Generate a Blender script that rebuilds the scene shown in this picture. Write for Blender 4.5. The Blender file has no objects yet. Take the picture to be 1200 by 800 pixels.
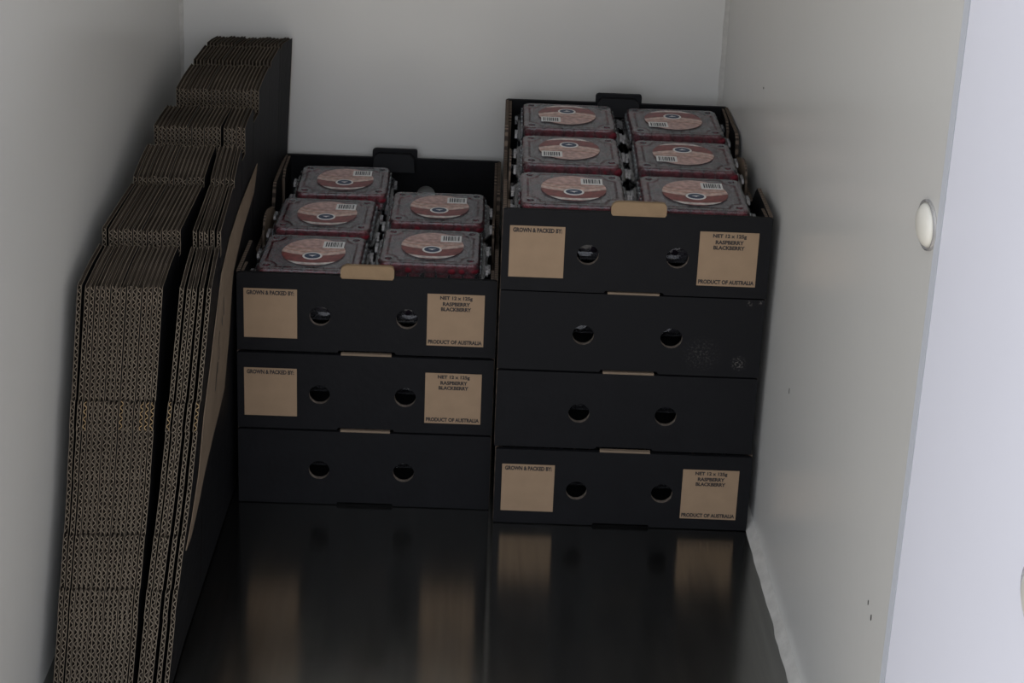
import bpy, bmesh, math, random
from mathutils import Vector, Matrix, noise
from mathutils.geometry import tessellate_polygon

random.seed(7)
sc = bpy.context.scene
C = sc.collection

# ------------------------------------------------------------------ camera
YAW, PITCH, ROLL = -0.021466347956500008, 0.25664997717608157, 0.03526531203567276
CAM = Vector((-0.05133885662495789, -1.6738787948419755, 1.2579139326676692))
ca, sa = math.cos(YAW), math.sin(YAW)
right = Vector((ca, sa, 0)); fh = Vector((-sa, ca, 0)); zz = Vector((0, 0, 1))
fwd = math.cos(PITCH) * fh - math.sin(PITCH) * zz
upc = math.sin(PITCH) * fh + math.cos(PITCH) * zz
r_ = math.cos(ROLL) * right + math.sin(ROLL) * upc
u_ = -math.sin(ROLL) * right + math.cos(ROLL) * upc
cd = bpy.data.cameras.new('camera'); cam = bpy.data.objects.new('camera', cd); C.objects.link(cam)
cam.matrix_world = Matrix(((r_.x, u_.x, -fwd.x, CAM.x), (r_.y, u_.y, -fwd.y, CAM.y),
                           (r_.z, u_.z, -fwd.z, CAM.z), (0, 0, 0, 1)))
cd.sensor_fit = 'HORIZONTAL'; cd.sensor_width = 36.0
cd.lens = 1602.0366669365083 / 1200 * 36
cd.shift_x = (600 - 586.7437448308008) / 1200
cd.shift_y = (-42.63042682276784 - 400) / 1200
cd.clip_start = 0.02
sc.camera = cam

# ------------------------------------------------------------------ daylight and exposure
w = bpy.data.worlds.new('daylight'); sc.world = w; w.use_nodes = True
nt = w.node_tree; nt.nodes.clear()
out = nt.nodes.new('ShaderNodeOutputWorld'); bg = nt.nodes.new('ShaderNodeBackground')
tc = nt.nodes.new('ShaderNodeTexCoord'); sx = nt.nodes.new('ShaderNodeSeparateXYZ')
cr = nt.nodes.new('ShaderNodeValToRGB')
mp = nt.nodes.new('ShaderNodeMapRange'); mp.inputs[1].default_value = -1; mp.inputs[2].default_value = 1
nt.links.new(tc.outputs['Generated'], sx.inputs[0]); nt.links.new(sx.outputs['Z'], mp.inputs[0])
nt.links.new(mp.outputs[0], cr.inputs[0]); nt.links.new(cr.outputs[0], bg.inputs[0]); nt.links.new(bg.outputs[0], out.inputs[0])
el = cr.color_ramp.elements
el[0].position = 0.0; el[0].color = (0.50, 0.47, 0.43, 1)
el[1].position = 1.0; el[1].color = (0.84, 0.90, 1.0, 1)
e = el.new(0.485); e.color = (0.62, 0.59, 0.55, 1)
e = el.new(0.515); e.color = (0.80, 0.84, 0.95, 1)
bg.inputs[1].default_value = 1.0
sc.view_settings.view_transform = 'Standard'; sc.view_settings.look = 'None'
sc.view_settings.exposure = 0.73; sc.view_settings.gamma = 1.0; sc.view_settings.use_curve_mapping = False

# ------------------------------------------------------------------ room numbers
XL, XR, YB, YF = -0.526, 0.3715, 0.470, -0.555
ZC = 1.45
W, D, H = 0.36, 0.42, 0.1211

# ------------------------------------------------------------------ materials
MAT = {}
def mat(name, col, rough=0.6, metal=0.0, spec=0.5, noise_amt=0.0, noise_scale=20, bump=0.0, bump_scale=200, stretch=(1, 1, 1), coords='Object'):
    m = bpy.data.materials.new(name); m.use_nodes = True; n = m.node_tree.nodes; l = m.node_tree.links
    b = n['Principled BSDF']
    b.inputs['Base Color'].default_value = (*col, 1); b.inputs['Roughness'].default_value = rough
    b.inputs['Metallic'].default_value = metal; b.inputs['Specular IOR Level'].default_value = spec
    t = n.new('ShaderNodeTexCoord'); mpn = n.new('ShaderNodeMapping'); mpn.inputs['Scale'].default_value = stretch
    l.new(t.outputs[coords], mpn.inputs[0])
    if noise_amt:
        nz = n.new('ShaderNodeTexNoise'); nz.inputs['Scale'].default_value = noise_scale; nz.inputs['Detail'].default_value = 6
        l.new(mpn.outputs[0], nz.inputs['Vector'])
        r = n.new('ShaderNodeMapRange'); r.inputs[1].default_value = 0.3; r.inputs[2].default_value = 0.7
        r.inputs[3].default_value = 1 - noise_amt; r.inputs[4].default_value = 1 + noise_amt
        l.new(nz.outputs[0], r.inputs[0])
        mx = n.new('ShaderNodeVectorMath'); mx.operation = 'SCALE'; mx.inputs[0].default_value = col
        l.new(r.outputs[0], mx.inputs['Scale']); l.new(mx.outputs[0], b.inputs['Base Color'])
    if bump:
        nb = n.new('ShaderNodeTexNoise'); nb.inputs['Scale'].default_value = bump_scale; nb.inputs['Detail'].default_value = 4
        l.new(mpn.outputs[0], nb.inputs['Vector'])
        bp = n.new('ShaderNodeBump'); bp.inputs['Strength'].default_value = bump; bp.inputs['Distance'].default_value = 0.002
        l.new(nb.outputs[0], bp.inputs['Height']); l.new(bp.outputs[0], b.inputs['Normal'])
    MAT[name] = m
    return m
mat('wall_panel', (0.67, 0.655, 0.612), 0.24, 0, 0.6, 0.02, 3, 0.04, 60)
mat('wall_edge', (0.60, 0.62, 0.66), 0.45)
mat('door_panel', (0.88, 0.88, 0.95), 0.40, 0, 0.4, 0.01, 4)
mat('ceiling_panel', (0.62, 0.61, 0.585), 0.5)
mat('sealant', (0.55, 0.53, 0.485), 0.5, 0, 0.5, 0.10, 60, 0.5, 150)
mat('black_print', (0.0070, 0.0070, 0.0080), 0.6, 0, 0.16, 0.12, 30, 0.25, 90)
mat('kraft', (0.265, 0.178, 0.100), 0.8, 0, 0.3, 0.07, 60, 0.1, 300)
mat('kraft_print', (0.295, 0.203, 0.127), 0.8, 0, 0.25, 0.05, 45)
mat('kraft_flap', (0.20, 0.15, 0.105), 0.85, 0, 0.2, 0.08, 40)
mat('flute_paper', (0.240, 0.195, 0.145), 0.9, 0, 0.2, 0.12, 90)
mat('liner_paper', (0.210, 0.170, 0.125), 0.9, 0, 0.2, 0.35, 130, stretch=(1, 0.12, 1))
mat('shaded_paper', (0.036, 0.028, 0.021), 0.95, 0, 0.1, 0.4, 130, stretch=(1, 0.1, 1))  # board insides: paper colour darkened to stand for shade in the flute cavities
mat('ochre_paper', (0.42, 0.29, 0.15), 0.9, 0, 0.2, 0.12, 90)
mat('lettering_ink', (0.022, 0.016, 0.014), 0.7)
mat('hole_rim', (0.16, 0.13, 0.105), 0.9, 0, 0.2, 0.5, 250)
mat('sticker_white', (0.74, 0.73, 0.70), 0.35)
mat('sticker_ink', (0.03, 0.03, 0.035), 0.4)
mat('navy', (0.008, 0.028, 0.075), 0.35)
mat('cap_plastic', (0.78, 0.75, 0.66), 0.3, 0, 0.5)
mat('dirt', (0.05, 0.045, 0.04), 0.9)

def floor_material():
    m = mat('floor_metal', (0.33, 0.33, 0.315), 0.17, 1.0, 0.5, 0.08, 9, stretch=(14, 0.6, 1))
    n = m.node_tree.nodes; l = m.node_tree.links; b = n['Principled BSDF']
    t = n.new('ShaderNodeTexCoord'); mp_ = n.new('ShaderNodeMapping'); mp_.inputs['Scale'].default_value = (3, 1, 1)
    nz = n.new('ShaderNodeTexNoise'); nz.inputs['Scale'].default_value = 7
    r = n.new('ShaderNodeMapRange'); r.inputs[3].default_value = 0.135; r.inputs[4].default_value = 0.21
    l.new(t.outputs['Object'], mp_.inputs[0]); l.new(mp_.outputs[0], nz.inputs['Vector']); l.new(nz.outputs[0], r.inputs[0]); l.new(r.outputs[0], b.inputs['Roughness'])
    # brushed grain: the metal smears reflections along the length of the floor
    b.inputs['Anisotropic'].default_value = 0.90; b.inputs['Anisotropic Rotation'].default_value = 0.25
    tg = n.new('ShaderNodeTangent'); tg.direction_type = 'UV_MAP'; tg.uv_map = 'UVMap'; l.new(tg.outputs[0], b.inputs['Tangent'])
floor_material()

def flute_edge_material():
    m = mat('flute_edge', (0.30, 0.235, 0.175), 0.9, 0, 0.2)
    n = m.node_tree.nodes; l = m.node_tree.links; b = n['Principled BSDF']
    t = n.new('ShaderNodeTexCoord'); wv = n.new('ShaderNodeTexWave'); wv.bands_direction = 'Y'
    wv.inputs['Scale'].default_value = 70; wv.inputs['Distortion'].default_value = 1.5
    cr_ = n.new('ShaderNodeValToRGB'); cr_.color_ramp.elements[0].color = (0.045, 0.034, 0.027, 1); cr_.color_ramp.elements[1].color = (0.16, 0.12, 0.09, 1)
    cr_.color_ramp.elements[0].position = 0.25; cr_.color_ramp.elements[1].position = 0.7
    l.new(t.outputs['Object'], wv.inputs[0]); l.new(wv.outputs[0], cr_.inputs[0]); l.new(cr_.outputs[0], b.inputs['Base Color'])
flute_edge_material()

def scuffed_material():
    m = mat('black_print_scuffed', (0.0070, 0.0070, 0.0080), 0.6, 0, 0.16)
    n = m.node_tree.nodes; l = m.node_tree.links; b = n['Principled BSDF']
    t = n.new('ShaderNodeTexCoord')
    nz = n.new('ShaderNodeTexNoise'); nz.inputs['Scale'].default_value = 330; nz.inputs['Detail'].default_value = 5
    l.new(t.outputs['Object'], nz.inputs['Vector'])
    tot = None
    for (x, z, rad, amt) in ((0.330, 0.022, 0.013, 0.9), (0.278, 0.034, 0.030, 0.30), (0.338, 0.113, 0.006, 0.9), (0.355, 0.115, 0.006, 0.9)):
        d = n.new('ShaderNodeVectorMath'); d.operation = 'DISTANCE'; d.inputs[1].default_value = (x, 0, z)
        l.new(t.outputs['Object'], d.inputs[0])
        r = n.new('ShaderNodeMapRange'); r.inputs[1].default_value = 0; r.inputs[2].default_value = rad; r.inputs[3].default_value = amt; r.inputs[4].default_value = 0
        l.new(d.outputs['Value'], r.inputs[0])
        if tot is None: tot = r.outputs[0]
        else:
            a = n.new('ShaderNodeMath'); a.operation = 'MAXIMUM'; l.new(tot, a.inputs[0]); l.new(r.outputs[0], a.inputs[1]); tot = a.outputs[0]
    cr_ = n.new('ShaderNodeMapRange'); cr_.inputs[1].default_value = 0.50; cr_.inputs[2].default_value = 0.72
    l.new(nz.outputs[0], cr_.inputs[0])
    mu = n.new('ShaderNodeMath'); mu.operation = 'MULTIPLY'; l.new(tot, mu.inputs[0]); l.new(cr_.outputs[0], mu.inputs[1])
    mx = n.new('ShaderNodeMix'); mx.data_type = 'RGBA'; mx.inputs[6].default_value = (0.0070, 0.0070, 0.0080, 1); mx.inputs[7].default_value = (0.22, 0.20, 0.18, 1)
    l.new(mu.outputs[0], mx.inputs[0]); l.new(mx.outputs[2], b.inputs['Base Color'])
scuffed_material()

def plastic_material(name='clear_plastic', haze=0.09):
    m = bpy.data.materials.new(name); m.use_nodes = True; n = m.node_tree.nodes; l = m.node_tree.links
    n.clear(); o = n.new('ShaderNodeOutputMaterial')
    tr = n.new('ShaderNodeBsdfTransparent'); tr.inputs[0].default_value = (0.90, 0.885, 0.885, 1)
    df = n.new('ShaderNodeBsdfDiffuse'); df.inputs[0].default_value = (0.75, 0.75, 0.77, 1)
    gl = n.new('ShaderNodeBsdfGlossy'); gl.inputs['Roughness'].default_value = 0.09
    m1 = n.new('ShaderNodeMixShader'); m1.inputs[0].default_value = haze
    fr = n.new('ShaderNodeFresnel'); fr.inputs[0].default_value = 1.55
    m2 = n.new('ShaderNodeMixShader')
    t = n.new('ShaderNodeTexCoord'); nz = n.new('ShaderNodeTexNoise'); nz.inputs['Scale'].default_value = 40
    bp = n.new('ShaderNodeBump'); bp.inputs['Strength'].default_value = 0.02; bp.inputs['Distance'].default_value = 0.002
    l.new(t.outputs['Object'], nz.inputs['Vector']); l.new(nz.outputs[0], bp.inputs['Height'])
    l.new(bp.outputs[0], gl.inputs['Normal']); l.new(bp.outputs[0], fr.inputs['Normal'])
    l.new(tr.outputs[0], m1.inputs[1]); l.new(df.outputs[0], m1.inputs[2])
    l.new(fr.outputs[0], m2.inputs[0]); l.new(m1.outputs[0], m2.inputs[1]); l.new(gl.outputs[0], m2.inputs[2])
    l.new(m2.outputs[0], o.inputs[0]); MAT[name] = m
plastic_material('clear_plastic', 0.05)
plastic_material('tub_plastic', 0.015)
plastic_material('clear_rim_plastic', 0.22)
plastic_material('frosted_lid_plastic', 0.19)

def berry_material():
    m = mat('berry', (0.2, 0.01, 0.025), 0.6, 0, 0.25)
    n = m.node_tree.nodes; l = m.node_tree.links; b = n['Principled BSDF']
    t = n.new('ShaderNodeTexCoord'); v = n.new('ShaderNodeTexVoronoi'); v.inputs['Scale'].default_value = 260
    l.new(t.outputs['Object'], v.inputs['Vector'])
    bp = n.new('ShaderNodeBump'); bp.invert = True; bp.inputs['Strength'].default_value = 0.5; bp.inputs['Distance'].default_value = 0.002
    l.new(v.outputs['Distance'], bp.inputs['Height']); l.new(bp.outputs[0], b.inputs['Normal'])
    nz = n.new('ShaderNodeTexNoise'); nz.inputs['Scale'].default_value = 26; l.new(t.outputs['Object'], nz.inputs['Vector'])
    c = n.new('ShaderNodeValToRGB'); c.color_ramp.elements[0].color = (0.09, 0.006, 0.014, 1); c.color_ramp.elements[1].color = (0.19, 0.012, 0.022, 1)
    c.color_ramp.elements[0].position = 0.38; c.color_ramp.elements[1].position = 0.6
    l.new(nz.outputs[0], c.inputs[0]); l.new(c.outputs[0], b.inputs['Base Color'])
berry_material()
mat('shaded_berry', (0.007, 0.004, 0.008), 0.7, 0, 0.12, 0.3, 80, 0.3, 250)  # darkened berry copy: shade low in punnets and trays put into the colour

def sticker_material():
    # printed oval: cream upper part with faint text lines, red fruit band, pale lower swoosh (all flat print, object coordinates)
    m = mat('berry_sticker', (0.6, 0.45, 0.4), 0.3, 0, 0.5)
    n = m.node_tree.nodes; l = m.node_tree.links; b = n['Principled BSDF']
    t = n.new('ShaderNodeTexCoord'); s = n.new('ShaderNodeSeparateXYZ'); l.new(t.outputs['Object'], s.inputs[0])
    # curved y coordinate
    x2 = n.new('ShaderNodeMath'); x2.operation = 'MULTIPLY'; l.new(s.outputs[0], x2.inputs[0]); l.new(s.outputs[0], x2.inputs[1])
    k = n.new('ShaderNodeMath'); k.operation = 'MULTIPLY'; l.new(x2.outputs[0], k.inputs[0]); k.inputs[1].default_value = -5.0
    yy = n.new('ShaderNodeMath'); yy.operation = 'ADD'; l.new(s.outputs[1], yy.inputs[0]); l.new(k.outputs[0], yy.inputs[1])
    r = n.new('ShaderNodeMapRange'); r.inputs[1].default_value = -0.045; r.inputs[2].default_value = 0.045; l.new(yy.outputs[0], r.inputs[0])
    nz = n.new('ShaderNodeTexNoise'); nz.inputs['Scale'].default_value = 120; l.new(t.outputs['Object'], nz.inputs['Vector'])
    c = n.new('ShaderNodeValToRGB'); c.color_ramp.interpolation = 'CONSTANT'; ee = c.color_ramp.elements
    ee[0].position = 0.0; ee[0].color = (0.22, 0.05, 0.05, 1)
    ee[1].position = 0.06; ee[1].color = (0.56, 0.50, 0.46, 1)
    q = ee.new(0.13); q.color = (0.19, 0.045, 0.04, 1)
    q = ee.new(0.37); q.color = (0.55, 0.40, 0.34, 1)
    q = ee.new(0.47); q.color = (0.45, 0.24, 0.19, 1)
    q = ee.new(0.50); q.color = (0.50, 0.34, 0.28, 1)
    q = ee.new(0.57); q.color = (0.42, 0.24, 0.20, 1)
    q = ee.new(0.62); q.color = (0.47, 0.30, 0.26, 1)
    q = ee.new(0.70); q.color = (0.42, 0.25, 0.22, 1)
    q = ee.new(0.73); q.color = (0.48, 0.31, 0.27, 1)
    l.new(r.outputs[0], c.inputs[0])
    mr = n.new('ShaderNodeMapRange'); mr.inputs[1].default_value = 0.35; mr.inputs[2].default_value = 0.65; mr.inputs[3].default_value = 0.7; mr.inputs[4].default_value = 1.25
    l.new(nz.outputs[0], mr.inputs[0])
    mx = n.new('ShaderNodeVectorMath'); mx.operation = 'SCALE'; l.new(c.outputs[0], mx.inputs[0]); l.new(mr.outputs[0], mx.inputs['Scale'])
    l.new(mx.outputs[0], b.inputs['Base Color'])
sticker_material()

# ------------------------------------------------------------------ mesh helpers
class MB:
    def __init__(s): s.v = []; s.f = []; s.m = []
    def quad(s, a, b, c, d, m=0):
        i = len(s.v); s.v += [a, b, c, d]; s.f.append((i, i + 1, i + 2, i + 3)); s.m.append(m)
    def grid(s, rows, m=0):
        i = len(s.v); nc = len(rows[0])
        for r in rows: s.v += list(r)
        for a in range(len(rows) - 1):
            for b in range(nc - 1):
                k = i + a * nc + b; s.f.append((k, k + 1, k + nc + 1, k + nc)); s.m.append(m)
    def box(s, lo, hi, m=0, ms=None):
        x0, y0, z0 = lo; x1, y1, z1 = hi; i = len(s.v)
        s.v += [(x0, y0, z0), (x1, y0, z0), (x1, y1, z0), (x0, y1, z0), (x0, y0, z1), (x1, y0, z1), (x1, y1, z1), (x0, y1, z1)]
        for k, f in enumerate([(0, 3, 2, 1), (4, 5, 6, 7), (0, 1, 5, 4), (1, 2, 6, 5), (2, 3, 7, 6), (3, 0, 4, 7)]):
            s.f.append(tuple(i + q for q in f)); s.m.append(ms[k] if ms else m)
    def plate(s, outer, holes, fn, off, mf=0, mb=0, me=0, mh=None):
        """outline (with holes) given in 2d, fn maps to 3d, off is the thickness vector"""
        loops = [outer] + list(holes)
        tris = tessellate_polygon([[Vector((a, b, 0)) for a, b in lp] for lp in loops])
        flat = [q for lp in loops for q in lp]; n = len(flat); i = len(s.v); o = Vector(off)
        fr = [Vector(fn(a, b)) for a, b in flat]
        s.v += [tuple(q) for q in fr] + [tuple(q + o) for q in fr]
        for t in tris:
            if len(set(t)) < 3: continue
            nn = (fr[t[1]] - fr[t[0]]).cross(fr[t[2]] - fr[t[0]])
            if nn.dot(o) > 0: t = (t[0], t[2], t[1])
            s.f.append((i + t[0], i + t[1], i + t[2])); s.m.append(mf)
            s.f.append((i + n + t[0], i + n + t[2], i + n + t[1])); s.m.append(mb)
        st = 0
        for li, lp in enumerate(loops):
            k = len(lp)
            for a in range(k):
                b = (a + 1) % k
                s.f.append((i + st + a, i + st + b, i + n + st + b, i + n + st + a)); s.m.append(me if (li == 0 or mh is None) else mh)
            st += k
    def mesh(s, name, mats, smooth=False):
        me = bpy.data.meshes.new(name); me.from_pydata([tuple(q) for q in s.v], [], s.f); me.update()
        for m in mats: me.materials.append(MAT[m])
        me.polygons.foreach_set('material_index', s.m)
        if smooth: me.polygons.foreach_set('use_smooth', [True] * len(me.polygons))
        bm = bmesh.new(); bm.from_mesh(me); bmesh.ops.recalc_face_normals(bm, faces=bm.faces); bm.to_mesh(me); bm.free()
        return me

def link(name, me, parent=None, loc=(0, 0, 0), rz=0.0, label=None, kind=None):
    o = bpy.data.objects.new(name, me); C.objects.link(o)
    if parent: o.parent = parent
    o.location = loc; o.rotation_euler = (0, 0, rz)
    if label: o['label'] = label
    if kind: o['kind'] = kind
    return o
def thing(name, label, cat, loc, rz=0.0, group=None):
    o = link(name, None, None, loc, rz, label); o['category'] = cat; o.empty_display_size = 0.05
    if group: o['group'] = group
    return o
def copy_tree(o, parent=None):
    c = o.copy(); C.objects.link(c)
    if parent: c.parent = parent
    for ch in list(o.children): copy_tree(ch, c)
    return c
def rrect(hx, hy, r, n=5, cx=0, cy=0):
    p = []
    for k, (sx_, sy_) in enumerate(((1, 1), (-1, 1), (-1, -1), (1, -1))):
        for j in range(n + 1):
            a = math.pi / 2 * (k + j / n)
            p.append((cx + sx_ * (hx - r) + r * math.cos(a), cy + sy_ * (hy - r) + r * math.sin(a)))
    return p
def ell(cx, cy, rx, ry, n=28):
    return [(cx + rx * math.cos(2 * math.pi * k / n), cy + ry * math.sin(2 * math.pi * k / n)) for k in range(n)]

# ------------------------------------------------------------------ structure
def lerp(a, b, t): return a + (b - a) * t
def slab(name, lo, hi, m, label=None):
    b = MB(); b.box(lo, hi); return link(name, b.mesh(name, [m]), kind='structure', label=label)
fl_ = slab('floor', (XL - 0.1, YF - 0.02, -0.05), (XR + 0.1, YB + 0.1, 0), 'floor_metal', 'dark glossy metal floor of the cold box, reflecting the trays')
XLF = XL - 0.013                                     # the left wall stands very slightly open towards the front
b = MB(); b.box((0, 0, 0), (1, 1, ZC))
b.v = [((XL - 0.1 if x == 0 else lerp(XLF, XL, y)), lerp(YF - 0.02, YB, y) + (0.1 if y == 1 and x == 0 else 0), z) for x, y, z in b.v]
wl = link('wall_left', b.mesh('wall_left', ['wall_panel']), kind='structure', label='smooth pale grey insulated panel wall on the left')
slab('wall_back', (XL, YB, 0), (XR, YB + 0.1, ZC), 'wall_panel', 'smooth pale grey back wall behind the trays')
wr = slab('wall_right', (XR, YF, 0), (XR + 0.1, YB + 0.1, ZC), 'wall_panel', 'smooth pale grey panel wall on the right')
slab('ceiling', (XL - 0.1, YF - 0.02, ZC), (XR + 0.1, YB + 0.1, ZC + 0.1), 'ceiling_panel')

uv = fl_.data.uv_layers.new(name='UVMap')
for lp in fl_.data.loops:
    co = fl_.data.vertices[lp.vertex_index].co; uv.data[lp.index].uv = (co.x, co.y)

# metal edge strip at the end of the right wall
slab('trim_1', (XR - 0.0006, YF - 0.012, 0), (XR + 0.1, YF, ZC), 'wall_edge', 'thin bluish edge strip closing the right wall panel')

# open door leaf standing in the daylight beyond the right wall
DY0, DY1 = YF - 0.014, YF - 0.95
def door_x(y): return XR - 0.0005 - (DY0 - y) * 0.03
b = MB()
for z0, z1 in ((0.0, ZC),):
    a0, a1 = door_x(DY0), door_x(DY1)
    i = len(b.v); b.v += [(a0, DY0, z0), (a0 + .06, DY0, z0), (a1 + .06, DY1, z0), (a1, DY1, z0), (a0, DY0, z1), (a0 + .06, DY0, z1), (a1 + .06, DY1, z1), (a1, DY1, z1)]
    for f in [(0, 3, 2, 1), (4, 5, 6, 7), (0, 1, 5, 4), (1, 2, 6, 5), (2, 3, 7, 6), (3, 0, 4, 7)]: b.f.append(f); b.m.append(0)
dr = link('door_1', b.mesh('door_1', ['door_panel']), kind='structure', label='bright white door panel standing open in the daylight')

def cap(parent, P, r, nrm_ang=0.0, label=None):
    """round plug cap on a face that looks towards -x, with a clear plastic collar"""
    b = MB(); prof = [(0.0, -0.009), (0.35, -0.0088), (0.7, -0.0075), (0.9, -0.005), (0.99, -0.002), (1.0, 0.0)]
    rows = [[(h, q * r * math.cos(2 * math.pi * k / 40), q * r * math.sin(2 * math.pi * k / 40)) for k in range(41)] for q, h in prof]
    b.grid(rows)
    o = link('plug_cap', b.mesh('plug_cap', ['cap_plastic'], True), parent, P, nrm_ang, label)
    b = MB(); R = r * 1.10
    prof = [(1.0, -0.001), (1.06, -0.0035), (1.12, -0.003), (1.14, 0.0)]
    rows = [[(h, q * r * math.cos(2 * math.pi * k / 40) - 0.0025 * 0, q * r * math.sin(2 * math.pi * k / 40)) for k in range(41)] for q, h in prof]
    b.grid(rows); link('collar', b.mesh('collar', ['clear_rim_plastic'], True), o)
    return o
cap(wr, (XR, -0.534, 0.7245), 0.0205, 0, 'small round cream plug cap near the front edge of the wall')
yc = -0.865; cap(dr, (door_x(yc), yc, 0.592), 0.0262, 0.03, 'large round cream plug cap on the door')

def speck(parent, P, ry, rz, sgn):
    b = MB(); b.plate(ell(0, 0, ry, rz, 10), [], lambda y, z: (0, y, z), (sgn * 0.0006, 0, 0))
    link('dirt_speck', b.mesh('dirt_speck', ['dirt']), parent, P)
speck(wl, (-0.5350, -0.11, 0.558), .0011, .0011, 1)
for P, ry, rz in (((XR, 0.171, 0.601), .0014, .0016), ((XR, -0.510, 0.281), .0012, .0035), ((XR, -0.497, 0.288), .0008, .0030), ((XR, -0.122, 0.2955), .0007, .004)): speck(wr, P, ry, rz, -1)

# sealant beads in the corners
def bead(name, pts, side_a, side_b, r, jit, label):
    b = MB(); rows = []
    for k, P in enumerate(pts):
        P = Vector(P); rr = r * (1 + jit * noise.noise(P * 14) + jit * 0.6 * noise.noise(P * 50))
        row = []
        for j in range(6):
            a = math.pi / 2 * j / 5
            q = rr * (1 - 0.30 * math.sin(2 * a))
            row.append(tuple(P + Vector(side_a) * (q * math.cos(a)) + Vector(side_b) * (q * math.sin(a))))
        rows.append(row)
    b.grid(rows); o = link(name, b.mesh(name, ['sealant'], True), kind='structure', label=label)
N = 160
bead('trim_2', [(XR, YF + (YB - YF) * k / N, 0) for k in range(N + 1)], (-1, 0, 0), (0, 0, 1), 0.0115, 0.22, 'uneven pale sealant bead where the right wall meets the floor')
bead('trim_3', [(XR, YB, ZC * k / N) for k in range(N + 1)], (-1, 0, 0), (0, -1, 0), 0.0075, 0.35, 'pale sealant bead up the back right corner')
bead('trim_4', [(XL, YB, ZC * k / N) for k in range(N + 1)], (1, 0, 0), (0, -1, 0), 0.0055, 0.3, 'pale sealant bead up the back left corner')

# ------------------------------------------------------------------ flat trays (folded flat blanks) standing on edge
def lerp(a, b, t): return a + (b - a) * t
def interp(tab, x):
    if x <= tab[0][0]: return tab[0][1]
    for (x0, y0), (x1, y1) in zip(tab, tab[1:]):
        if x <= x1: return lerp(y0, y1, (x - x0) / (x1 - x0))
    return tab[-1][1]
# front edge y as a function of z
FRONT = [(0.0, -0.345), (0.022, -0.336), (0.117, -0.295), (0.235, -0.249), (0.319, -0.218), (0.448, -0.173)]
BANDS = [(0.289, 0.321, 0.003), (0.175, 0.235, -0.0025), (0.090, 0.119, 0.0025)]
def front_y(z):
    y = interp(FRONT, z)
    for a, c, d in BANDS:
        if a < z < c: y -= d
    return y
# top outline (y, z): sloping rims with risers that face the opening
TOP = [(-0.173, 0.448), (-0.13, 0.458), (-0.095, 0.464), (-0.094, 0.448), (-0.085, 0.448), (-0.084, 0.480), (-0.03, 0.486), (0.030, 0.492), (0.0305, 0.486), (0.036, 0.486), (0.037, 0.499),
       (0.07, 0.512), (0.100, 0.520), (0.101, 0.497), (0.126, 0.497), (0.128, 0.536), (0.155, 0.540), (0.190, 0.543), (0.191, 0.519), (0.230, 0.519), (0.232, 0.554), (0.27, 0.561), (0.311, 0.565),
       (0.312, 0.560), (0.320, 0.560), (0.322, 0.568), (0.350, 0.569), (0.385, 0.571), (0.386, 0.566), (0.394, 0.566), (0.396, 0.571), (0.42, 0.569), (0.456, 0.563)]
RISERS = [(0.448, 0.480, -0.0845), (0.489, 0.499, 0.0365), (0.497, 0.536, 0.127), (0.519, 0.554, 0.231)]
def XLf(y, z):
    return max(-0.516, -0.463 + 0.085 * (y - 0.458))
XRT = [(-0.336, -0.381), (-0.295, -0.376), (-0.249, -0.3660), (-0.218, -0.3605), (-0.173, -0.3535), (-0.095, -0.358), (0.03, -0.362), (0.128, -0.363), (0.236, -0.360), (0.311, -0.356), (0.385, -0.351), (0.468, -0.339)]
def XRf(y, z):
    top = interp(XRT, y)
    zed = interp(TOP, y) if y > -0.173 else interp([(b_, a_) for a_, b_ in FRONT], y)
    if y > 0.0: zed = max(zed, 0.5)
    # lower down the pack leans a little to the left
    low = -0.383 + 0.020 * max(0, (y + 0.3) / 0.75) * 1.0
    t = max(0, min(1, z / zed))
    return lerp(min(low, top), top, t ** 1.3)
NS = 21
FS = [0.019] + [(99 + 6.2 * (i - 1) - 86) / 161 for i in range(1, 16)] + [0.776, 0.832, 0.874, 0.923, 0.978]
FB = [0.02, 0.068] + [(78 + 5.6 * (i - 2) - 61) / 137 for i in range(2, 15)] + [0.668, 0.743, 0.792, 0.835, 0.907, 0.975]
FK = [(i + .5) / NS for i in range(NS)]
TH = 0.0049
def sheet_x(i, y, z):
    ws = max(0, min(1, (y + 0.15) / 0.36)); wb = max(0, min(1, z / 0.44))
    f = lerp(lerp(FB[i], FS[i], wb), FK[i], ws)
    a, b_ = XLf(y, z), XRf(y, z)
    return lerp(a, b_, f)
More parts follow.
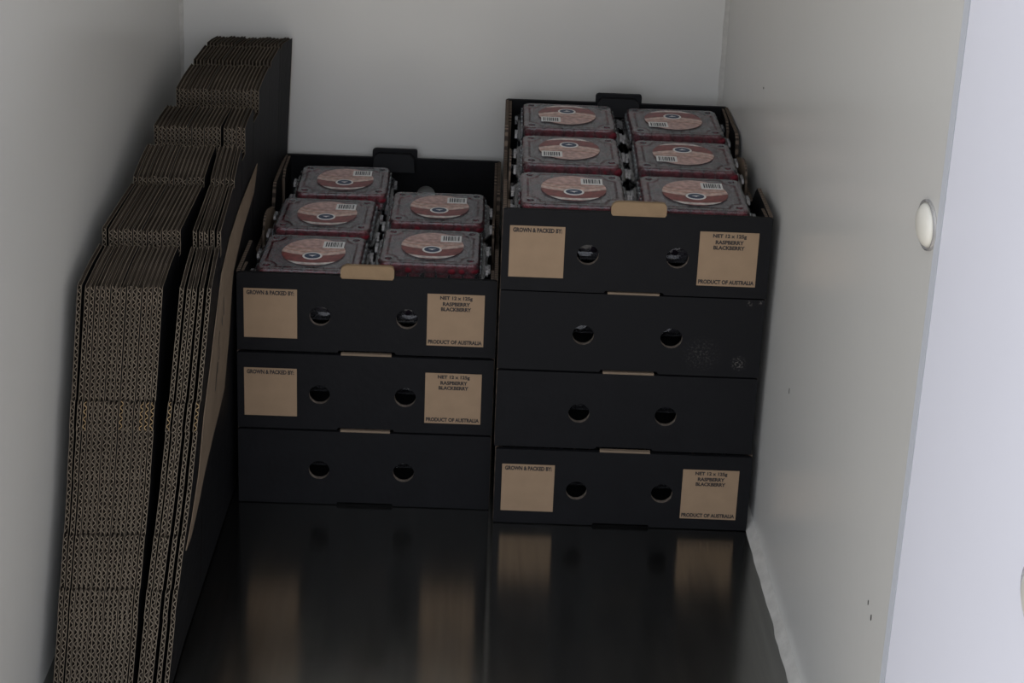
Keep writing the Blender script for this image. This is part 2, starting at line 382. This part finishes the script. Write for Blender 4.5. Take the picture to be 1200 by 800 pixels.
def make_sheet(i):
    dy = random.uniform(-0.0022, 0.0022); dz = random.uniform(-0.002, 0.002); ph = random.uniform(0, 6.28)
    if i == 0: dy = 0.001; dz = 0.0
    per = 0.0080
    LT = 0.00050                                   # liner thickness
    def yt(y): return y + dy
    cols = []                                      # (y, ztop)
    zs = [0.004 + 0.444 * k / 26 for k in range(27)]
    extra = sorted(zs + [a - 1e-4 for a, c, d in BANDS] + [a + 1e-4 for a, c, d in BANDS] + [c - 1e-4 for a, c, d in BANDS] + [c + 1e-4 for a, c, d in BANDS])
    front = [(front_y(z) + (0.0006 * noise.noise((z * 60, i * 7.3, 0))), z) for z in extra]
    # liners: the front part as rows in z, the rear part as columns in y
    root = None
    def sheet_face(b, ox, m):
        # front triangle-ish zone: rows from the front edge to y = -0.173
        rows = []
        for y, z in front:
            rows.append([(sheet_x(i, lerp(y, -0.16, t), z) + ox, yt(lerp(y, -0.16, t)), z) for t in (0, .5, 1)])
        b.grid(rows, m)
        tops = [(y, z + dz) for y, z in TOP]
        rows = []
        for y, z in tops:
            zz0 = 0.004 if y > -0.16 else None
            y_ = max(y, -0.16) if y < -0.16 else y
            rows.append([(sheet_x(i, y_, lerp(0.004, z, t)) + ox, yt(y_), lerp(0.004, z, t)) for t in (0, .35, .7, .86, 1)])
        b.grid(rows, m)
        # wedge above z=.448 between y=-.173 and -.16
        return
    def wall_strip(b, o0, o1, m):
        """edge of one liner, all the way round the visible outline"""
        path = [(y, z) for y, z in front] + [(y, z + dz) for y, z in TOP]
        rows = [[(sheet_x(i, y, z) + o0, yt(y), z), (sheet_x(i, y, z) + o1, yt(y), z)] for y, z in path]
        rows.append([(sheet_x(i, .456, .004) + o0, yt(.456), .004), (sheet_x(i, .456, .004) + o1, yt(.456), .004)])
        b.grid(rows, m)
    h = TH / 2
    b = MB()
    for s in (-1, 1):
        o0, o1 = s * h, s * (h - LT)
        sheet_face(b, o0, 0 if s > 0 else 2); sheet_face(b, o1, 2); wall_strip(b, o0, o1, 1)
    # fill inside, in paper darkened for cavity shade, so that the sheet is not see-through from above
    path = [(y + 0.0025, z - 0.0012) for y, z in front[-1:]] + [(y + 0.001, z + dz - 0.0016) for y, z in TOP]
    for (ya, za), (yb_, zb) in zip(path, path[1:]):
        if abs(zb - za) > abs(yb_ - ya) + 0.001: continue
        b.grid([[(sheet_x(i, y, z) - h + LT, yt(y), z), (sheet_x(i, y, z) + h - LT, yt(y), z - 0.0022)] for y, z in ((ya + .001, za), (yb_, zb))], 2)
    liner = b
    fl = MB()
    def ribbon(z0, z1, yf, m, depth=0.045, inset=0.0006, zoff=0):
        n = int((z1 - z0) / per * 10); A = h - LT - 0.00035; pw = 0.00026
        ra, rb = [], []
        for k in range(n + 1):
            z = z0 + (z1 - z0) * k / n; y = yf(z) + inset
            s_ = math.sin(2 * math.pi * z / per + ph); c_ = math.cos(2 * math.pi * z / per + ph)
            sg = math.copysign(abs(s_) ** 0.8, s_)
            slope = A * 2 * math.pi / per * c_; nl = math.hypot(1, slope)
            nx, nz_ = 1 / nl, -slope / nl
            cx = sheet_x(i, y, z) + A * sg
            dxx = sheet_x(i, y + depth, z) - sheet_x(i, y, z)
            e1, e2 = cx + nx * pw, cx - nx * pw; s1 = 0.0012; sd = dxx * s1 / depth
            ra.append(((e1, yt(y), z + nz_ * pw), (e1 + sd, yt(y) + s1, z + nz_ * pw), (e1 + dxx, yt(y) + depth, z + nz_ * pw)))
            rb.append(((e2, yt(y), z - nz_ * pw), (e2 + sd, yt(y) + s1, z - nz_ * pw), (e2 + dxx, yt(y) + depth, z - nz_ * pw)))
        fl.grid([[a[1], a[0], c[0], c[1]] for a, c in zip(ra, rb)], m)
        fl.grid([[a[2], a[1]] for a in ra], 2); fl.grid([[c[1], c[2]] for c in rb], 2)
    ochre = i in (2, 9, 13, 14, 15, 16, 20)
    segs = sorted([(0.006, 0.0895), (0.0905, 0.1185), (0.1195, 0.1745), (0.1755, 0.2345), (0.2355, 0.2885), (0.2895, 0.3205), (0.3215, 0.447)])
    for z0, z1 in segs:
        ribbon(z0, z1, front_y, 1 if (ochre and abs(z0 - 0.2895) < 1e-3) else 0)
    for z0, z1, y in RISERS:
        ribbon(z0 + dz, z1 + dz - 0.001, (lambda z, y=y: y), 0)
    names = ['leftmost', 'second', 'third', 'fourth', 'fifth', 'sixth', 'seventh', 'eighth', 'ninth', 'tenth', 'eleventh', 'twelfth', 'thirteenth', 'fourteenth', 'fifteenth', 'sixteenth', 'seventeenth', 'eighteenth', 'nineteenth', 'twentieth', 'last']
    if i == 0: lab = 'folded flat cardboard tray standing apart, nearest the left wall'
    elif i == 20: lab = 'flat black cardboard tray nearest the stacked trays, showing a bare kraft panel'
    elif i == 15: lab = 'sixteenth flat cardboard tray from the left wall, just left of the wide dark gap'
    elif i == 16: lab = 'seventeenth flat cardboard tray from the left wall, just right of the wide dark gap'
    else: lab = names[i] + ' flat cardboard tray from the left wall in the row standing on edge'
    t = thing('flat_tray', lab, 'cardboard', (0, 0, 0), 0, 'flat cardboard trays standing on edge by the left wall')
    # move geometry so that the empty stands at the base of the blank
    base = Vector((sheet_x(i, 0.0, 0.0), 0.05, 0.0)); t.location = base
    for mbx in (liner, fl): mbx.v = [tuple(Vector(q) - base) for q in mbx.v]
    link('liner_board', liner.mesh('liner_board', ['black_print', 'liner_paper', 'shaded_paper']), t)
    link('fluting', fl.mesh('fluting', ['flute_paper', 'ochre_paper', 'shaded_paper']), t, kind='stuff')
    if i == 20:
        poly = [(.215, .445), (.082, .438), (-.005, .433), (-.072, .416), (-.112, .378), (-.150, .329), (-.186, .280), (-.205, .212), (-.240, .175), (-.268, .153), (-.240, .150), (-.192, .165), (-.165, .182), (-.110, .200), (-.065, .210), (-.030, .222), (0.0, .285), (.018, .347), (.027, .365), (.115, .397), (.19, .409)]
        b = MB()
        b.plate(poly, [], lambda y, z: Vector((sheet_x(20, y, z) + h + 0.0010, y, z)) - base, (0.0012, 0, 0), 0, 0, 0)
        kp = link('kraft_panel', b.mesh('kraft_panel', ['kraft_flap']), t, label='bare brown kraft panel')
        b = MB()
        for (y0, z0, y1, z1, w_) in ((-.060, .385, -.052, .345, .0020), (-.068, .352, -.060, .322, .003), (-.085, .340, -.098, .285, .0035), (-.075, .330, -.082, .300, .003), (-.095, .300, -.110, .255, .003)):
            f = lambda y, z: Vector((sheet_x(20, y, z) + h + 0.0026, y, z)) - base
            b.plate([(y0 - w_, z0), (y0 + w_, z0), (y1 + w_ * 1.6, z1), (y1 - w_ * 1.6, z1)], [], f, (0.0003, 0, 0))
        link('printed_mark', b.mesh('printed_mark', ['lettering_ink']), kp, label='dark printed strokes')
    return t
for i in range(NS): make_sheet(i)

# ------------------------------------------------------------------ lettering
def text_mesh(body, x0, x1, z0, z1):
    cu = bpy.data.curves.new('txt', 'FONT'); cu.body = body; cu.size = 1.0; cu.offset = 0.048; cu.resolution_u = 3
    o = bpy.data.objects.new('txt', cu); C.objects.link(o)
    dg = bpy.context.evaluated_depsgraph_get(); dg.update()
    me = bpy.data.meshes.new_from_object(o.evaluated_get(dg)); bpy.data.objects.remove(o)
    xs = [v.co.x for v in me.vertices]; ys = [v.co.y for v in me.vertices]
    a, c, d, e_ = min(xs), max(xs), min(ys), max(ys)
    vs = [(lerp(x0, x1, (v.co.x - a) / (c - a)), 0, lerp(z0, z1, (v.co.y - d) / (e_ - d))) for v in me.vertices]
    fs = [tuple(p.vertices) for p in me.polygons]; bpy.data.meshes.remove(me)
    return vs, fs
def text_block(name, lines):
    b = MB()
    for ln in lines:
        vs, fs = text_mesh(*ln); i = len(b.v); b.v += vs; b.f += [tuple(i + q for q in f) for f in fs]; b.m += [0] * len(fs)
    me = bpy.data.meshes.new(name); me.from_pydata(b.v, [], b.f); me.materials.append(MAT['lettering_ink']); me.update()
    return me

# ------------------------------------------------------------------ tray
TP = 0.0052                                          # board thickness
HT = H - 0.0022
LA = (0.029 * W, 0.234 * W, 0.175 * HT, 0.805 * HT)
LB = (0.733 * W, 0.952 * W, 0.150 * HT, 0.815 * HT)
def sub(L, x0, x1, t0, t1):                          # fractions across and down from the top
    a, b_, c, d = L
    return (lerp(a, b_, x0), lerp(a, b_, x1), lerp(d, c, t1), lerp(d, c, t0))
letA = text_block('lettering', [('GROWN & PACKED BY:', *sub(LA, .055, .945, .035, .125))])
letB = text_block('lettering', [('NET 12 x 125g', *sub(LB, .22, .79, .035, .125)), ('RASPBERRY', *sub(LB, .27, .75, .150, .225)),
                                ('BLACKBERRY', *sub(LB, .24, .77, .250, .325)), ('PRODUCT OF AUSTRALIA', *sub(LB, .025, .975, .885, .965))])
def panel_outline(notch):
    n0, n1 = 0.395 * W, 0.61 * W
    top = [(W - 0.001, HT - 0.0012), (W - 0.004, HT), (0.004, HT), (0.001, HT - 0.0012)]
    return [(0.0005, 0.001), (n0 - 0.002, 0.001), (n0, 0.0045), (n1, 0.0045), (n1 + 0.002, 0.001), (W - 0.0005, 0.001)] + top
HOLES = [(0.322 * W, 0.475 * HT, 0.0147), (0.656 * W, 0.475 * HT, 0.0150)]
def front_mesh(m0):
    b = MB()
    b.plate(panel_outline(True), [ell(x, z, r, r, 26) for x, z, r in HOLES], lambda x, z: (x, 0, z), (0, TP, 0), 0, 0, 0, 1)
    return b.mesh('front_panel', [m0, 'hole_rim'])
def back_mesh():
    b = MB()
    b.plate(panel_outline(True), [ell(x, z, r, r, 20) for x, z, r in HOLES], lambda x, z: (x, D - TP, z), (0, TP, 0), 0, 0, 0, 1)
    return b.mesh('back_panel', ['black_print', 'hole_rim'])
def side_mesh():
    o = [(TP + .0004, 0.001), (D - TP - .0004, 0.001), (D - TP - .0004, HT), (0.305, HT), (0.296, HT - 0.006), (0.286, HT - 0.036), (0.262, HT - 0.040), (0.156, HT - 0.040), (0.130, HT - 0.036), (0.112, HT - 0.012), (0.100, HT - 0.001), (0.02, HT), (TP + .0004, HT - .0004)]
    b = MB(); b.plate(o, [], lambda y, z: (0, y, z), (TP, 0, 0), 0, 0, 1); return b.mesh('side_panel', ['black_print', 'flute_edge'])
def mid_flap_mesh(s):
    o = [(0.163, 0.03), (0.163, HT - 0.022), (0.170, HT - 0.004), (0.180, HT + 0.002), (0.200, HT + 0.001), (0.238, HT - 0.012), (0.262, HT - 0.030), (0.266, 0.03)]
    b = MB(); b.plate(o, [], lambda y, z: (s * (TP + 0.0004 + 0.002 * (z / HT)), y, z), (s * 0.003, 0, 0), 1, 0, 2)
    return b.mesh('middle_flap', ['kraft_flap', 'black_print', 'flute_edge'])
def corner_flap_mesh(s, back):
    a, c = (D - TP - .0006, D - TP - 0.062) if back else (TP + .0006, TP + 0.045)
    o = [(a, 0.005), (a, HT - 0.0015), (lerp(a, c, .75), HT - 0.004), (c, HT - 0.016), (c, 0.005)]
    b = MB(); b.plate(o, [], lambda y, z: (s * (TP + 0.0006), y, z), (s * 0.0042, 0, 0), 0, 0, 1)
    return b.mesh('corner_flap', ['black_print', 'flute_edge'])
FM = front_mesh('black_print'); FMS = front_mesh('black_print_scuffed'); BKM = back_mesh(); SM = side_mesh()
MF = {s: mid_flap_mesh(s) for s in (1, -1)}; CF = {(s, k): corner_flap_mesh(s, k) for s in (1, -1) for k in (True, False)}
b = MB(); b.box((TP + .0004, TP + .0004, 0.0012), (W - TP - .0004, D - TP - .0004, 0.0052)); BM_ = b.mesh('bottom_panel', ['black_print'])
def tab_mesh(z1, y0=-0.0012, th=0.0052, x0=0.400, x1=0.604, m='kraft', r=0.005, z0=-0.0035):
    b = MB(); xa, xb = x0 * W, x1 * W
    o = [(xa + .002, z0), (xb - .002, z0), (xb, z0 + 0.003), (xb, z1 - r), (xb - r * .35, z1 - r * .3), (xb - r, z1), (xa + r * 1.6, z1), (xa + r * .5, z1 - r * .5), (xa, z1 - r * 1.3), (xa, z0 + 0.003)]
    b.plate(o, [], lambda x, z: (x, y0 + max(0, z) * 0.18, HT + z), (0, th, 0), 0, 0, 0)
    return b.mesh('locking_tab', [m])
TABF = tab_mesh(0.0150); TABB = tab_mesh(0.0150, D - 0.0055, 0.005, 0.405, 0.612, 'black_print', 0.003)
b = MB(); b.plate([(0.41 * W, -0.016), (0.605 * W, -0.016), (0.598 * W, 0.004), (0.58 * W, 0.010), (0.43 * W, 0.010), (0.415 * W, 0.004)], [], lambda x, z: (x, D - 0.018 + z * 0.5, HT + z), (0, 0.011, 0)); FOLD = b.mesh('folded_lip', ['black_print'])
def low_tab():
    b = MB(); b.box((0.405 * W, 0.0003, HT - 0.004), (0.60 * W, 0.0048, HT + 0.0030)); return b.mesh('locking_tab', ['kraft_flap'])
LOWT = low_tab()
def label_plate(L):
    b = MB(); b.box((L[0], -0.0004, L[2]), (L[1], 0.0, L[3])); return b.mesh('printed_label', ['kraft_print'])
LPA, LPB = label_plate(LA), label_plate(LB)
def make_tray(loc, rz, label, printed, open_, group, scuff=False):
    t = thing('berry_tray', label, 'tray', loc, rz, group)
    link('front_panel', FMS if scuff else FM, t); link('back_panel', BKM, t); link('bottom_panel', BM_, t)
    link('side_panel', SM, t); link('side_panel', SM, t, (W - TP, 0, 0))
    for s, x in ((1, 0), (-1, W)):
        link('middle_flap', MF[s], t, (x, 0, 0), label='bare kraft inner flap')
        for k in (True, False): link('corner_flap', CF[(s, k)], t, (x, 0, 0))
    if open_:
        link('locking_tab', TABF, t, label='folded brown kraft locking tab'); tb = link('locking_tab', TABB, t, label='black locking tab'); link('folded_lip', FOLD, tb)
    else: link('locking_tab', LOWT, t, label='thin brown kraft locking tab')
    if printed:
        a = link('printed_label', LPA, t, label='bare kraft square headed GROWN & PACKED BY'); link('lettering', letA, a, (0, -0.0006, 0), kind='stuff')
        a = link('printed_label', LPB, t, label='bare kraft square reading NET 12 x 125g RASPBERRY BLACKBERRY PRODUCT OF AUSTRALIA'); link('lettering', letB, a, (0, -0.0006, 0), kind='stuff')
    return t

# ------------------------------------------------------------------ punnet
PX, PY, PH = 0.0798, 0.0622, 0.0555
def punnet_lid():
    b = MB(); n = 6
    def ring(hx, hy, r, z): p = rrect(hx, hy, r, n); return [(x, y, z) for x, y in p + p[:1]]
    rows = [ring(PX, PY, .014, .0318), ring(PX, PY, .014, .0338), ring(PX - .0012, PY - .0012, .013, .0345), ring(PX - .0055, PY - .005, .012, .0345),
            ring(PX - .0075, PY - .0065, .012, .040), ring(PX - .0085, PY - .0075, .011, .0515), ring(PX - .0100, PY - .009, .010, .0538), ring(PX - .0115, PY - .0105, .009, .0545)]
    b.grid(rows, 0)
    # flat top with a vent hole in each corner
    hx, hy = PX - .0115, PY - .0105
    vents = [ell(sx_ * (hx - .0105), sy_ * (hy - .0095), .0052, .0042, 14) for sx_ in (1, -1) for sy_ in (1, -1)]
    outer = rrect(hx, hy, .009, n)
    for v in vents:
        b.grid([[(x, y, .0545) for x, y in v + v[:1]], [(x, y, .0525) for x, y in v + v[:1]]], 1)
        cx = sum(q[0] for q in v) / len(v); cy = sum(q[1] for q in v) / len(v)
        big = [(cx + (x - cx) * 1.22, cy + (y - cy) * 1.22) for x, y in v]
        b.grid([[(x, y, .0548) for x, y in v + v[:1]], [(x, y, .0548) for x, y in big + big[:1]]], 1)
    # raised rib that follows the label bay and bends round the corners
    ix, iy, cr_ = hx - .006, hy - .004, .017
    path = []
    for (sx_, sy_, a0) in ((1, 1, 0), (-1, 1, 1), (-1, -1, 2), (1, -1, 3)):
        arc = []
        for j in range(7):
            t = j / 6
            if a0 % 2 == 0: aa = lerp(math.pi * 1.5, math.pi, t)
            else: aa = lerp(0, -math.pi / 2, t)
            # concave arc centred on the corner
            ang = {0: lerp(-math.pi / 2, -math.pi, t), 1: lerp(0, -math.pi / 2, t), 2: lerp(math.pi / 2, 0, t), 3: lerp(math.pi, math.pi / 2, t)}[a0]
            arc.append((sx_ * ix + cr_ * math.cos(ang), sy_ * iy + cr_ * math.sin(ang)))
        path += arc
    path.append(path[0])
    pin = [(x * 0.950, y * 0.938) for x, y in path[:-1]]
    def flat(loops, m):
        tris = tessellate_polygon([[Vector((x, y, 0)) for x, y in lp] for lp in loops]); q_ = [q for lp in loops for q in lp]
        i = len(b.v); b.v += [(x, y, .0545) for x, y in q_]
        for t in tris:
            if len(set(t)) == 3: b.f.append(tuple(i + q for q in t)); b.m.append(m)
    flat([outer, path[:-1]] + vents, 2); flat([pin], 2)
    pc = pin + pin[:1]
    b.grid([[(x, y, .0545) for x, y in path], [(x, y, .0545) for x, y in pc]], 3)
    # clasps on the short sides
    for s in (1, -1):
        for yy in (-0.030, 0.030):
            b.box((s * PX - (.001 if s > 0 else .0035), yy - .009, .0300), (s * PX + (.0035 if s > 0 else .001), yy + .009, .0372), 1)
        for k in range(6):
            yy = -0.045 + k * 0.018
            b.box((s * (PX - .0072) - .0010, yy - .003, .0345), (s * (PX - .0072) + .0010, yy + .003, .0475), 1)
    return b.mesh('lid', ['clear_plastic', 'clear_rim_plastic', 'frosted_lid_plastic', 'tub_plastic'], False)
def punnet_tub():
    b = MB(); n = 5
    def ring(hx, hy, r, z): p = rrect(hx, hy, r, n); return [(x, y, z) for x, y in p + p[:1]]
    rows = [ring(PX, PY, .014, .0312), ring(PX - .005, PY - .005, .012, .0306), ring(PX - .009, PY - .009, .012, .016), ring(PX - .013, PY - .013, .012, .001), ring(.001, .001, .0005, .001)]
    b.grid(rows, 0)
    return b.mesh('tub', ['tub_plastic'], False)
def berries(dark=False):
    bm = bmesh.new()
    rr = random.Random(3)
    for lay, (z, nx, ny, hx, hy) in enumerate(((.0145, 6, 5, .050, .038), (.0320, 7, 6, .056, .043), (.0430, 9, 7, .060, .046))):
        for a in range(nx):
            for c in range(ny):
                x = lerp(-hx, hx, a / (nx - 1)) * 1.04 + rr.uniform(-.002, .002); y = lerp(-hy, hy, c / (ny - 1)) + rr.uniform(-.002, .002)
                m = Matrix.Translation((x, y, z + rr.uniform(-.001, .0012))) @ Matrix.Rotation(rr.uniform(0, 3), 4, 'Z') @ Matrix.Diagonal((1, .88, .78 if lay == 2 else .9, 1))
                bmesh.ops.create_icosphere(bm, subdivisions=2, radius=.0098 if lay != 2 else .0102, matrix=m)
    for f in bm.faces: f.smooth = True
    if dark:
        for f in bm.faces: f.material_index = 1
    else:
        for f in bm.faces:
            if f.calc_center_median().z < 0.024: f.material_index = 1  # lower berries get the colour with painted-in shade
    me = bpy.data.meshes.new('berries'); bm.to_mesh(me); bm.free(); me.materials.append(MAT['berry']); me.materials.append(MAT['shaded_berry']); return me
LIDM, TUBM, BERM, BERD = punnet_lid(), punnet_tub(), berries(), berries(True)
b = MB(); b.plate([(x, y) for x, y in ell(0, 0, .0450, .0410, 40)], [], lambda x, y: (x, y, 0), (0, 0, .0003)); STK = b.mesh('oval_sticker', ['berry_sticker'])
b = MB(); b.plate(ell(0, -.013, .0140, .0110, 28), [], lambda x, y: (x, y, .0004), (0, 0, .0002), 0, 0, 0)
b.plate(ell(0, -.013, .0112, .0080, 28), [], lambda x, y: (x, y, .0007), (0, 0, .0002), 1, 1, 1)
b.plate([(-.0058, -.0118), (.0058, -.0112), (.002, -.0135), (.0006, -.0158), (-.002, -.0138)], [], lambda x, y: (x, y, .0010), (0, 0, .0001), 0, 0, 0)
EMB = b.mesh('round_emblem', ['sticker_white', 'navy'])
b = MB(); b.plate([(.011, .013), (.041, .013), (.041, .033), (.011, .033)], [], lambda x, y: (x, y, .0004), (0, 0, .0002), 0, 0, 0)
x = .0145; rb = random.Random(5)
while x < .0365:
    w_ = rb.choice((.0008, .0013, .0020)); b.plate([(x, .0165), (x + w_, .0165), (x + w_, .0305), (x, .0305)], [], lambda x, y: (x, y, .0007), (0, 0, .0001), 1, 1, 1); x += w_ + rb.choice((.0009, .0014))
BAR = b.mesh('barcode', ['sticker_white', 'sticker_ink'])
punnet0 = None
def make_punnet(label, group, loc, rz, tilt=(0, 0), dark=False):
    global punnet0
    if punnet0 is None:
        t = thing('berry_punnet', label, 'punnet', (0, 0, 0), 0, group)
        link('tub', TUBM, t); link('lid', LIDM, t); link('berries', BERM, t, kind='stuff')
        s = link('oval_sticker', STK, t, (0.002, -0.002, .0562)); link('round_emblem', EMB, s); link('barcode', BAR, s)
        punnet0 = t
    else: t = copy_tree(punnet0)
    for ch in t.children:
        if ch.name.startswith('berries'): ch.data = BERD if dark else BERM
    t['label'] = label; t['group'] = group; t.location = loc; t.rotation_euler = (tilt[0], tilt[1], rz)
    return t
def local_to_world(loc, rz, x, y, z):
    c, s = math.cos(rz), math.sin(rz); return (loc[0] + x * c - y * s, loc[1] + x * s + y * c, loc[2] + z)

# ------------------------------------------------------------------ the two stacks
RT = [(-0.001, -0.001, 3, -0.025, 'open black cardboard berry tray on top of the right stack, full of punnets', True, True, False),
      (-0.001, 0.002, 2, -0.027, 'plain black cardboard tray with pale scuffs, second from the top of the right stack', False, False, True),
      (-0.001, 0.002, 1, -0.023, 'plain unscuffed black cardboard tray, third from the top of the right stack', False, False, False),
      (0.001, -0.001, 0, -0.022, 'black cardboard tray with kraft label squares at the bottom of the right stack', True, False, False)]
LTR = [(-0.363, 0.035, 2, -0.023, 'open black cardboard berry tray on top of the left stack, one punnet missing', True, True, False),
       (-0.3635, 0.033, 1, -0.021, 'black cardboard tray with kraft label squares in the middle of the left stack', True, False, False),
       (-0.364, 0.033, 0, -0.020, 'plain black cardboard tray without label squares at the bottom of the left stack', False, False, False)]
Z0 = 0.0062
for grp, st in (('cardboard berry trays in the right stack', RT), ('cardboard berry trays in the left stack', LTR)):
    for (x, y, lv, rz, lab, pr, op, sf) in st:
        loc = (x, y, lv * H + 0.0004)
        make_tray(loc, rz, lab, pr, op, grp, sf)
        side = 'right' if st is RT else 'left'
        rows = (0.085, 0.217, 0.349) if op else (0.100,)
        for ly in ((0,) if op else (0, 1)):
            for r_y in rows:
                for cx in (0.0945, 0.2655):
                    lvl = ('bottom', 'second lowest', 'third lowest', 'top')[lv]
                    where = ('left' if cx < .1 else 'right')
                    if op: lab_ = 'punnet of shade-darkened berries hidden in the lower layer of the open %s tray' % side
                    else: lab_ = '%s punnet seen through the %s hole of the %s tray in the %s stack' % (('lower', 'upper')[ly], where, lvl, side)
                    make_punnet(lab_, 'punnets hidden inside the trays of the %s stack' % side,
                                local_to_world(loc, rz, cx, r_y, Z0 + ly * (PH + .0006)), rz, (0, 0), True)
loc, rz = (RT[0][0], RT[0][1], 3 * H + .0004), RT[0][3]
ZT = Z0 + PH + 0.0012
for lab, x, y, rot, dz, tx in (
        ('back left punnet of the full right tray, barcode towards the front', .099, .3430, math.pi, .004, .03), ('back right punnet of the full right tray, barcode towards the front', .2655, .3400, math.pi + .01, .003, .02),
        ('middle left punnet of the full right tray, barcode towards the front', .0975, .2070, math.pi, .003, .02), ('middle right punnet of the full right tray, barcode towards the front', .265, .2030, math.pi - .02, .003, .02),
        ('front left punnet of the full right tray, blue emblem towards the front', .0945, .0715, 0.0, .002, .0), ('front right punnet of the full right tray, blue emblem towards the front', .2615, .0715, -.01, .002, .0)):
    make_punnet(lab, 'punnets on top in the full right tray', local_to_world(loc, rz, x, y, ZT + dz), rz + rot, (0, 0))
loc, rz = (LTR[0][0], LTR[0][1], 2 * H + .0004), LTR[0][3]
for lab, x, y, rot, dz in (
        ('punnet at the back of the left tray, beside the empty space', .110, .320, 0.03, .002), ('middle punnet of the left-hand column of the left tray', .098, .195, 0.0, .001),
        ('front punnet of the left-hand column of the left tray, partly behind the tab', .0955, .0695, 0.0, .000), ('punnet of the right-hand column of the left tray, next to the empty space', .2655, .232, 0.01, .001),
        ('front punnet of the right-hand column of the left tray', .2625, .098, 0.0, .002)):
    make_punnet(lab, 'punnets on top in the left tray', local_to_world(loc, rz, x, y, ZT + dz), rz + rot)
